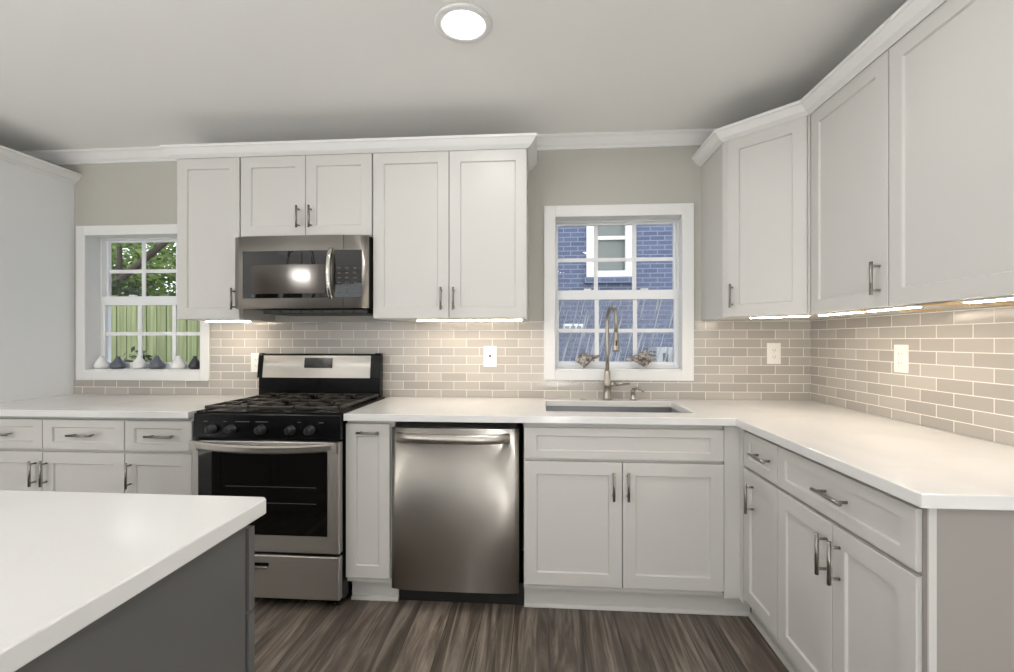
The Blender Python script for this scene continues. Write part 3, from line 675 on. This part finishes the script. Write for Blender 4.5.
# cast iron grates: three sections with fingers
gz0, gz1 = 0.928, 0.942
for gi in range(3):
    gw = (rx1 - rx0 - 0.05) / 3; gx0 = rx0 + 0.025 + gi * gw + 0.002; gx1 = gx0 + gw - 0.004; gc = (gx0 + gx1) / 2
    b = MB(); t = 0.011
    b.box(gx0, gx1, -0.648, -0.648 + t * 1.5, gz0, gz1); b.box(gx0, gx1, -0.105 - t, -0.105, gz0, gz1)
    b.box(gx0, gx0 + t, -0.648, -0.105, gz0, gz1); b.box(gx1 - t, gx1, -0.648, -0.105, gz0, gz1)
    b.box(gx0, gx1, -0.376 - t / 2, -0.376 + t / 2, gz0, gz1)
    for yy in (-0.51, -0.24):
        b.box(gx0, gc - 0.03, yy - t / 2, yy + t / 2, gz0, gz1 + 0.002); b.box(gc + 0.03, gx1, yy - t / 2, yy + t / 2, gz0, gz1 + 0.002)
    b.box(gc - t / 2, gc + t / 2, -0.648, -0.54, gz0, gz1 + 0.002); b.box(gc - t / 2, gc + t / 2, -0.48, -0.27, gz0, gz1 + 0.002); b.box(gc - t / 2, gc + t / 2, -0.21, -0.105, gz0, gz1 + 0.002)
    for xx in (gx0, gx1 - t):
        for yy in (-0.646, -0.116): b.box(xx, xx + t, yy, yy + t, 0.9132, gz0)
    obj('grate', b, 'iron', r, 0.003)
# control panel, slanting back at the top
obj('control_panel', MB().prism([(-0.69, 0.796), (-0.663, 0.796), (-0.663, 0.904), (-0.672, 0.914), (-0.682, 0.908)], 'x', rx0, rx1), 'enamel', r, 0.003)
for u in (213.5, 233, 264, 294, 313.5):
    kx = rx0 + (u - 193) / 151.0 * (rx1 - rx0)
    kn = obj('knob', MB().lathe([(0.0, -0.034), (0.016, -0.034), (0.0185, -0.030), (0.020, -0.006), (0.024, -0.004), (0.024, 0.004), (0, 0.004)], kx, -0.689, 0.838, 20, 'y'), 'knob', r)
    obj('pointer', MB().box(kx - 0.0035, kx + 0.0035, -0.728, -0.722, 0.822, 0.856), 'knob', kn, 0.001)
for u, w in ((206, 4), (226, 3), (244, 14), (264, 12), (302, 3), (324, 4)):
    kx = rx0 + (u - 193) / 151.0 * (rx1 - rx0); obj('panel_mark', MB().box(kx - w * 0.0025, kx + w * 0.0025, -0.6886, -0.684, 0.872, 0.875), 'dim', r)
# oven door
od = obj('oven_door', MB().box(rx0 + 0.002, rx1 - 0.001, -0.70, -0.664, 0.272, 0.786), 'steelX', r, 0.004)
obj('door_glass', MB().box(rx0 + 0.036, rx1 - 0.058, -0.7022, -0.70, 0.352, 0.752), 'blackglass', od, 0.004)
for zz in (0.50, 0.575):
    obj('oven_rack', MB().box(rx0 + 0.17, rx1 - 0.11, -0.7026, -0.7022, zz, zz + 0.0025), 'dim', od)
hb = MB(); V = []; F = []; N = 16
for i in range(N + 1):
    u = i / N * 2 - 1; x = rc + u * 0.330; y = -0.746 + 0.030 * u * u; zt_ = 0.785 - 0.010 * (1 - u * u)
    V += [(x, y, zt_ - 0.037), (x, y - 0.006, zt_ - 0.030), (x, y - 0.006, zt_ - 0.008), (x, y, zt_), (x, y + 0.012, zt_), (x, y + 0.012, zt_ - 0.037)]
for i in range(N): F += [(i * 6 + k, i * 6 + (k + 1) % 6, i * 6 + 6 + (k + 1) % 6, i * 6 + 6 + k) for k in range(6)]
F += [tuple(range(6))[::-1], tuple(range(N * 6, N * 6 + 6))]
hb.add(V, F, False)
hn = obj('handle', hb, 'steels', od)
for x in (rx0 + 0.024, rx1 - 0.030): obj('handle_mount', MB().box(x - 0.020, x + 0.020, -0.722, -0.70, 0.742, 0.787), 'steelX', od, 0.003)
em = [(-2.935 + 0.026 * math.cos(a_ * PI / 12), -0.7012, 0.318 + 0.010 * math.sin(a_ * PI / 12) + 0.006 * math.cos(a_ * PI / 12)) for a_ in range(24)]
obj('emblem', MB().tube(em, 0.0013, 6, True).box(-2.972, -2.898, -0.7014, -0.70, 0.3155, 0.3185), 'slot', od)
# storage drawer
dw = obj('drawer', MB().box(rx0 + 0.002, rx1 - 0.001, -0.698, -0.664, 0.056, 0.258), 'steelX', r, 0.006)
obj('drawer_handle', MB().box(rc - 0.165, rc - 0.005 + 0.02, -0.710, -0.6985, 0.196, 0.206), 'steelp', dw, 0.004)
obj('handle_recess', MB().box(rc - 0.17, rc + 0.02, -0.6988, -0.698, 0.206, 0.222), 'enamel', dw)
# backguard
bg0, bg1 = -3.226 + 0.012, -2.452
b = MB(); b.prism([(-0.088, 0.9145), (-0.034, 0.9145), (-0.034, 1.166), (-0.046, 1.176), (-0.068, 1.172), (-0.086, 1.04)], 'x', rx0 - 0.055, rx1 - 0.027)
bk = obj('backguard', b, 'enamel', r, 0.004)
b = MB(); b.prism([(-0.0905, 1.032), (-0.084, 1.032), (-0.068, 1.162), (-0.0725, 1.163)], 'x', rx0 - 0.030, rx1 - 0.088)
fp = obj('backguard_panel', b, 'steelX', bk)
b = MB(); b.prism([(-0.0845, 1.090), (-0.078, 1.090), (-0.071, 1.150), (-0.0762, 1.150)], 'x', -2.945, -2.772)
obj('clock_display', b, 'display', bk)
b = MB(); b.prism([(-0.094, 1.03), (-0.034, 1.03), (-0.034, 1.176), (-0.07, 1.179), (-0.078, 1.165)], 'x', rx0 - 0.062, rx0 - 0.034)
obj('end_cap', b, 'enamel', bk, 0.004); b = MB()
b.prism([(-0.094, 1.03), (-0.034, 1.03), (-0.034, 1.176), (-0.07, 1.179), (-0.078, 1.165)], 'x', rx1 - 0.064, rx1 - 0.026)
obj('end_cap', b, 'enamel', bk, 0.004)

# ------------------------------------------------------------------ island
IX, IY = -2.122, -1.80
r = thing('kitchen_island', 'gray kitchen island with a thick white quartz top in the foreground', 'kitchen island', (-2.9, -2.75, 0))
poly = [(-3.95, -3.62), (IX, -3.62), (IX, IY - 0.012), (IX - 0.012, IY), (-3.95, IY)]
obj('island_top', MB().prism(poly, 'z', CT1 - 0.033, CT1), 'quartz', r, 0.003)
ibx = IX - 0.014
obj('side_panel', MB().box(ibx - 0.018, ibx - 0.004, -3.57, IY - 0.056, 0.0005, CT1 - 0.034), 'island', r, 0.001)
obj('cabinet_body', MB().box(-3.92, ibx - 0.0185, -3.57, IY - 0.052, 0.10, CT1 - 0.034), 'island', r)
TI = lambda p: (ibx - p.x, IY - 0.028 - p.y, p.z)
for i in range(4):
    a = i * 0.44; 
    obj('drawer', MB(TI).shaker(a + g, a + 0.44 - g, 0.69, 0.862, 0.05, railz=0.036), 'island', r)
    obj('door', MB(TI).shaker(a + g, a + 0.44 - g, 0.115, 0.682, 0.056), 'island', r)
obj('toe_kick', MB().box(-3.92, ibx - 0.03, IY - 0.12, IY - 0.10, 0.0005, 0.10), 'island', r)

# ------------------------------------------------------------------ things on the window sills
SILL1 = W1[2] + 0.012 - 0.0005; SILL2 = W2[2] + 0.012 - 0.0005
def vase(x, y, h, rr, m, label):
    p = [(0.0, 0.0005), (rr * 0.72, 0.0005), (rr * 0.96, 0.12 * h), (rr, 0.28 * h), (rr * 0.86, 0.48 * h), (rr * 0.56, 0.68 * h), (rr * 0.36, 0.82 * h), (rr * 0.29, 0.92 * h), (rr * 0.33, h), (rr * 0.17, h), (rr * 0.14, 0.93 * h), (0, 0.9 * h)]
    tag(obj('bud_vase', MB().lathe(p, x, y, SILL1, 22), m), label, 'vase', 'bud vases on the window sill')
vy = 0.045
vase(-4.372, vy, 0.082, 0.041, 'ceramicw', 'small white teardrop vase at the far left end of the sill row')
vase(-4.258, vy, 0.08, 0.042, 'ceramicg', 'small slate gray teardrop vase between the two leftmost white vases')
vase(-4.112, vy, 0.088, 0.040, 'ceramicw', 'small white teardrop vase in the middle, between two slate gray vases')
vase(-3.993, vy, 0.085, 0.043, 'ceramicg', 'small slate gray teardrop vase fourth from the left in the sill row')
vase(-3.845, vy, 0.085, 0.042, 'ceramicw', 'small white teardrop vase beside the charcoal one')
vase(-3.733, vy, 0.083, 0.036, 'ceramicd', 'small charcoal black teardrop vase at the right end of the sill row')

def conch(cx, cy, cz, L, flip, lift, label):
    # whorled body with a knobbly shoulder, a flaring lip on the near side and a drawn-out canal
    mb = MB(); d = -1 if flip else 1; n = 36; V = []; F = []
    prof = [(-0.47, 0.02, 0), (-0.455, 0.085, 0.1), (-0.42, 0.075, 0), (-0.385, 0.145, 0.3), (-0.35, 0.125, 0), (-0.28, 0.21, 0.5), (-0.24, 0.185, 0.1), (-0.17, 0.25, 0.7), (-0.13, 0.255, 0.6), (-0.06, 0.225, 0.2),
            (0.02, 0.215, 0.35), (0.09, 0.18, 0.1), (0.17, 0.145, 0.2), (0.26, 0.10, 0.05), (0.36, 0.062, 0.05), (0.44, 0.04, 0), (0.5, 0.015, 0)]
    for k, (t, rad, kn) in enumerate(prof):
        for i in range(n):
            a = 2 * PI * i / n
            knob = 1 + kn * 0.55 * max(0, math.cos(5 * a + 0.5 * k)) ** 3
            lip = 1 + 0.55 * max(0, math.cos(a - 2.6)) ** 4 if k >= 7 and k <= 13 else 1
            ridge = 1 + 0.035 * math.sin(17 * a + k * 2.1)
            warp = 1 + 0.16 * math.sin(2 * a + 9 * t) + 0.10 * math.sin(4 * a - 14 * t + 1)
            r_ = rad * L * knob * lip * ridge * warp * 0.86
            V.append((cx + d * (t * L + 0.02 * L * math.sin(3 * a)), cy + r_ * math.cos(a), cz + r_ * math.sin(a) + lift * max(0, t) * L))
    for k in range(len(prof) - 1): F += [(k * n + i, k * n + (i + 1) % n, k * n + n + (i + 1) % n, k * n + n + i) for i in range(n)]
    F += [tuple(range(n))[::-1], tuple((len(prof) - 1) * n + i for i in range(n))]
    zmin = min(v[2] for v in V); V = [(x, y, z - zmin + cz + 0.0005) for x, y, z in V]
    mb.add(V, F, True); tag(obj('conch_shell', mb, 'shell'), label, 'seashell', 'shells on the window sill')
conch(-1.255, 0.042, SILL2, 0.15, False, 0.34, 'gray brown conch shell on the sink window sill, left of the faucet')
conch(-0.945, 0.042, SILL2, 0.17, True, -0.02, 'gray brown conch shell on the sink window sill, right of the faucet')

# ------------------------------------------------------------------ ceiling lights and chandelier
def can_light(x, y, label):
    r = thing('recessed_light', label, 'light', (x, y, CEIL - 0.01), 'recessed ceiling lights')
    obj('trim_ring', MB().lathe([(0.110, 0.0095), (0.110, 0.004), (0.102, 0.0), (0.084, 0.0005), (0.068, 0.006), (0.068, 0.0095)], x, y, CEIL - 0.010, 36), 'trim', r)
    obj('lens', MB().lathe([(0.0, 0.0062), (0.0675, 0.0062), (0.0675, 0.0095), (0.0, 0.0095)], x, y, CEIL - 0.010, 36), 'can', r)
can_light(-1.822, -1.035, 'lit recessed ceiling light with a white trim ring above the dishwasher')
for x, y in ((-1.1, -1.5), (-0.9, -3.4), (-2.0, -3.9), (-3.9, -4.9), (-1.2, -5.2)):  # unseen recessed lights added for extra light in the room
    can_light(x, y, 'added lit recessed ceiling light with a white trim ring, out of view')
chx, chy = -4.15, -3.0
r = thing('lantern_chandelier', 'black cage lantern chandelier with four candle bulbs hanging behind the camera', 'chandelier', (chx, chy, CEIL))
b = MB()
for k in range(6):
    a = k * PI / 3; b.tube([(chx + 0.02 * math.cos(a), chy + 0.02 * math.sin(a), 2.32), (chx + 0.2 * math.cos(a), chy + 0.2 * math.sin(a), 2.22), (chx + 0.26 * math.cos(a), chy + 0.26 * math.sin(a), 1.9), (chx + 0.2 * math.cos(a), chy + 0.2 * math.sin(a), 1.66)], 0.006, 6)
b.tube([(chx + 0.2 * math.cos(k * PI / 3), chy + 0.2 * math.sin(k * PI / 3), 1.66) for k in range(6)], 0.006, 6, True)
b.tube([(chx, chy, CEIL - 0.002), (chx, chy, 1.80)], 0.007, 8); b.lathe([(0.06, CEIL - 0.02), (0.06, CEIL - 0.001), (0, CEIL - 0.001)], chx, chy, 0, 20)
for k in range(4):
    a = k * PI / 2 + 0.4; b.tube([(chx, chy, 1.80), (chx + 0.06 * math.cos(a), chy + 0.06 * math.sin(a), 1.79), (chx + 0.1 * math.cos(a), chy + 0.1 * math.sin(a), 1.83), (chx + 0.1 * math.cos(a), chy + 0.1 * math.sin(a), 1.92)], 0.008, 8)
obj('cage', b, 'blackiron', r)
for k in range(4):
    a = k * PI / 2 + 0.4
    obj('bulb', MB().lathe([(0.010, 0.0), (0.022, 0.025), (0.020, 0.045), (0.008, 0.075), (0.0, 0.085)], chx + 0.1 * math.cos(a), chy + 0.1 * math.sin(a), 1.922, 14), 'bulb', r)

M['globe'] = mat('fill_lamp_globe', srgb(255, 250, 242), 0.4, emit=((1, 0.985, 0.965, 1), FILL_E))  # unseen globe lamps added as fill to brighten the ceiling
for x, y, gz, lab in ((-4.75, -4.2, 0.36, 'low globe lamp added for fill light beside the side wall behind the camera'), (-3.0, -5.0, 0.36, 'low globe lamp added for fill light behind the camera between the glazed doors'), (-1.3, -5.2, 0.36, 'low globe lamp added for fill light behind the camera in the corner by the side wall')):
    r = thing('fill_lamp', lab, 'lamp', (x, y, 0))
    obj('base', MB().lathe([(0.15, 0.0005), (0.15, 0.015), (0.03, 0.025), (0.012, 0.04), (0.0, 0.04)], x, y, 0, 28), 'blackiron', r)
    obj('pole', MB().tube([(x, y, 0.04), (x, y, gz - 0.176)], 0.011, 12), 'blackiron', r)
    obj('globe', MB().lathe([(0.18 * math.sin(k * PI / 16), -0.18 * math.cos(k * PI / 16)) for k in range(17)], x, y, gz, 28), 'globe', r)

# ------------------------------------------------------------------ outside
struct(obj('ground', MB().box(-30, 25, WT + 0.01, 40, -0.45, -0.25), 'ground'))
struct(obj('terrace', MB().box(-14, 10, -22, YB - WT - 0.01, -0.45, -0.12), 'paving'))  # unseen terrace, kept pale to bounce daylight up into the room
# neighbour's blue brick house
HY = 4.2; HX0, HX1 = -4.6, 4.5
hw = (-0.83, -0.24, 2.24, 3.66)
r = thing('neighbor_house', 'blue painted brick house seen through the sink window', 'house', (0, HY + 2, -0.25))
mb = MB(); wall_holes(mb, HX0, HX1, -0.25, 5.2, [hw], lambda m, a, b, c, d: m.box(a, b, HY, HY + 0.2, c, d)); mb.box(HX0, HX0 + 0.2, HY + 0.2, HY + 5, -0.25, 5.2)
obj('brick_wall', mb, 'brick', r)
obj('roof', MB().prism([(HY - 0.5, 5.1), (HY - 0.5, 5.22), (HY + 3, 7.0), (HY + 6, 5.22), (HY + 6, 5.1)], 'x', HX0 - 0.4, HX1 + 0.4), 'roofing', r)
a, b_, c, d_ = hw
mb = MB(); w = 0.085
for q in ((a - 0.04, a + w - 0.02, c + 0.03, d_ - 0.03), (b_ - w + 0.02, b_ + 0.04, c + 0.03, d_ - 0.03)): mb.box(q[0], q[1], HY - 0.05, HY + 0.05, q[2], q[3])
mb.box(a - 0.04, b_ + 0.04, HY - 0.05, HY + 0.05, c - 0.06, c + 0.03); mb.box(a - 0.04, b_ + 0.04, HY - 0.05, HY + 0.05, d_ - 0.03, d_ + 0.06)
wf = obj('window_frame', mb, 'house_trim', r)
obj('meeting_rail', MB().box(a + w - 0.02, b_ - w + 0.02, HY - 0.01, HY + 0.05, 2.735, 2.785), 'house_trim', wf)
obj('shade', MB().box(a, b_, HY + 0.07, HY + 0.09, c, d_), 'curtain', wf)
obj('pane', MB().box(a + 0.01, b_ - 0.01, HY + 0.03, HY + 0.036, c, d_), 'glass', wf)
mb = MB(); mb.box(a - 0.07, b_ + 0.07, HY - 0.07, HY, c - 0.15, c - 0.06)
obj('window_ledge', mb, 'brick', r)
vt = thing('vent_cover', 'small white slotted vent cover on the blue brick wall outside the sink window', 'vent', (-1.067, HY, 1.39))
obj('frame', MB().box(-1.215, -0.92, HY - 0.03, HY - 0.001, 1.385, 1.495), 'house_trim', vt, 0.004)
for k in range(3): obj('slot', MB().box(-1.19 + k * 0.088, -1.122 + k * 0.088, HY - 0.033, HY - 0.03, 1.42, 1.462), 'curtain', vt)
ac = thing('air_conditioner', 'pale boxy air conditioner outside against the blue brick wall', 'air conditioner', (0.25, 3.85, 0.55))
obj('casing', MB().box(0.02, 0.62, 3.66, HY - 0.001, 0.62, 1.155), 'acw', ac, 0.012)
mb = MB()
for k in range(9): mb.box(0.0185, 0.02, 3.72, 4.14, 0.68 + k * 0.05, 0.705 + k * 0.05)
obj('side_louver', mb, 'acd', ac)
mb = MB()
for k in range(4): mb.box(0.10 + k * 0.13, 0.17 + k * 0.13, 3.655, 3.66, 0.68, 1.08)
obj('front_grille', mb, 'acd', ac)
mb = MB(); mb.prism([(3.70, 0.62), (HY - 0.001, 0.62), (HY - 0.001, 0.25)], 'x', 0.08, 0.11); mb.prism([(3.70, 0.62), (HY - 0.001, 0.62), (HY - 0.001, 0.25)], 'x', 0.53, 0.56)
obj('bracket', mb, 'acd', ac)

# board fence beyond the left window
fr_ = thing('board_fence', 'green weathered wooden board fence seen through the vase window', 'fence', (-8.5, 3.3, -0.25))
mb = MB(); x = -13.0
while x < -4.65:
    wd = 0.135; hh = 1.86 + random.uniform(-0.015, 0.02)
    mb.box(x, x + wd, 3.3 + random.uniform(-0.006, 0.006), 3.322, -0.25, hh); x += wd + 0.012
obj('boards', mb, 'fence', fr_)
mb = MB(); mb.box(-13, -4.65, 3.324, 3.37, 0.1, 0.19); mb.box(-13, -4.65, 3.324, 3.37, 1.45, 1.54)
obj('rails', mb, 'fence', fr_)
for k in range(4): obj('post', MB().box(-12.6 + k * 2.4, -12.5 + k * 2.4, 3.372, 3.472, -0.25, 1.75), 'fence', fr_)

def leaves(mb, c, rad, n, size):
    for _ in range(n):
        while True:
            q = Vector((random.uniform(-1, 1), random.uniform(-1, 1), random.uniform(-1, 1)))
            if 0.15 < q.length < 1: break
        p = Vector(c) + Vector((q.x * rad[0], q.y * rad[1], q.z * rad[2]))
        a = Vector((random.gauss(0, 1), random.gauss(0, 1), random.gauss(0, 0.6))).normalized(); b = a.cross(Vector((random.gauss(0, 1), random.gauss(0, 1), random.gauss(0, 1)))).normalized()
        s = size * random.uniform(0.6, 1.3)
        mb.add([p - a * s, p - b * s * 0.45 - a * s * 0.1, p + a * s, p + b * s * 0.45 - a * s * 0.1], [(0, 1, 2, 3)])
def tree(loc, label, branches, blobs, n, size, lm='leaf'):
    r = thing('tree', label, 'tree', loc); m_ = MB()
    for pts, rs in branches: m_.tube([Vector(loc) + Vector(p) for p in pts], rs, 8)
    obj('trunk', m_, 'bark', r); m_ = MB()
    for c, rad in blobs: leaves(m_, Vector(loc) + Vector(c), rad, n, size)
    obj('foliage', m_, lm, r)
tree((-9.3, 5.2, -0.25), 'leafy tree with a leaning trunk behind the fence, through the vase window',
     [([(-0.6, 0, 0), (-0.5, 0, 1.8), (0.1, 0, 2.6), (0.9, 0.1, 3.3), (1.8, 0.3, 4.2)], [0.09, 0.08, 0.065, 0.05, 0.03]), ([(0.1, 0, 2.6), (0.0, 0.1, 3.2), (-0.3, 0.2, 4.0)], [0.05, 0.04, 0.02])],
     [((0.2, 0.6, 3.6), (1.9, 0.9, 0.9)), ((1.6, 0.4, 4.2), (1.4, 0.9, 0.8)), ((-1.2, 0.5, 3.9), (1.3, 0.9, 0.9))], 1300, 0.075)
tree((-11.3, 7.8, -0.25), 'thin-trunked leafy tree behind the fence, to the right of the leaning tree',
     [([(0, 0, 0), (0.05, 0, 2.0), (-0.05, 0, 3.0), (0.15, 0, 4.4)], [0.1, 0.09, 0.08, 0.04]), ([(0, 0, 2.6), (0.3, 0, 3.2), (0.6, 0.1, 4.2)], [0.06, 0.05, 0.02])],
     [((0, 0.4, 3.8), (1.5, 0.8, 1.1)), ((0.9, 0.3, 3.0), (1.2, 0.8, 0.8)), ((-0.9, 0.3, 3.0), (1.0, 0.8, 0.6))], 1500, 0.085)
r = thing('shed', 'dark shingled shed roof showing over the fence, through the vase window', 'shed', (-13.4, 11.5, -0.25))
obj('wall', MB().box(-15.0, -11.9, 10.5, 12.7, -0.25, 2.0), 'bark', r)
obj('roof', MB().prism([(-15.3, 2.2), (-13.4, 2.8), (-11.6, 2.1), (-11.6, 2.0), (-15.3, 2.0)], 'y', 10.2, 12.9), 'roofing', r)
r = thing('bush', 'dark green bush growing above the fence top at the left of the vase window', 'bush', (-8.9, 4.3, -0.25))
m_ = MB(); m_.tube([(-8.9, 4.3, -0.25), (-8.9, 4.3, 1.6)], 0.04, 6); obj('stem', m_, 'bark', r)
m_ = MB(); leaves(m_, (-8.7, 4.3, 1.75), (0.9, 0.35, 0.55), 900, 0.07); obj('foliage', m_, 'leafdark', r)
r = thing('shrub', 'small dark shrub in front of the fence behind the leftmost vases', 'shrub', (-6.75, 2.9, -0.25))
m_ = MB(); m_.tube([(-6.75, 2.9, -0.25), (-6.75, 2.9, 0.6)], 0.02, 6); obj('stem', m_, 'bark', r)
m_ = MB(); leaves(m_, (-6.75, 2.9, 0.75), (0.28, 0.2, 0.4), 320, 0.05); obj('foliage', m_, 'leafdark', r)
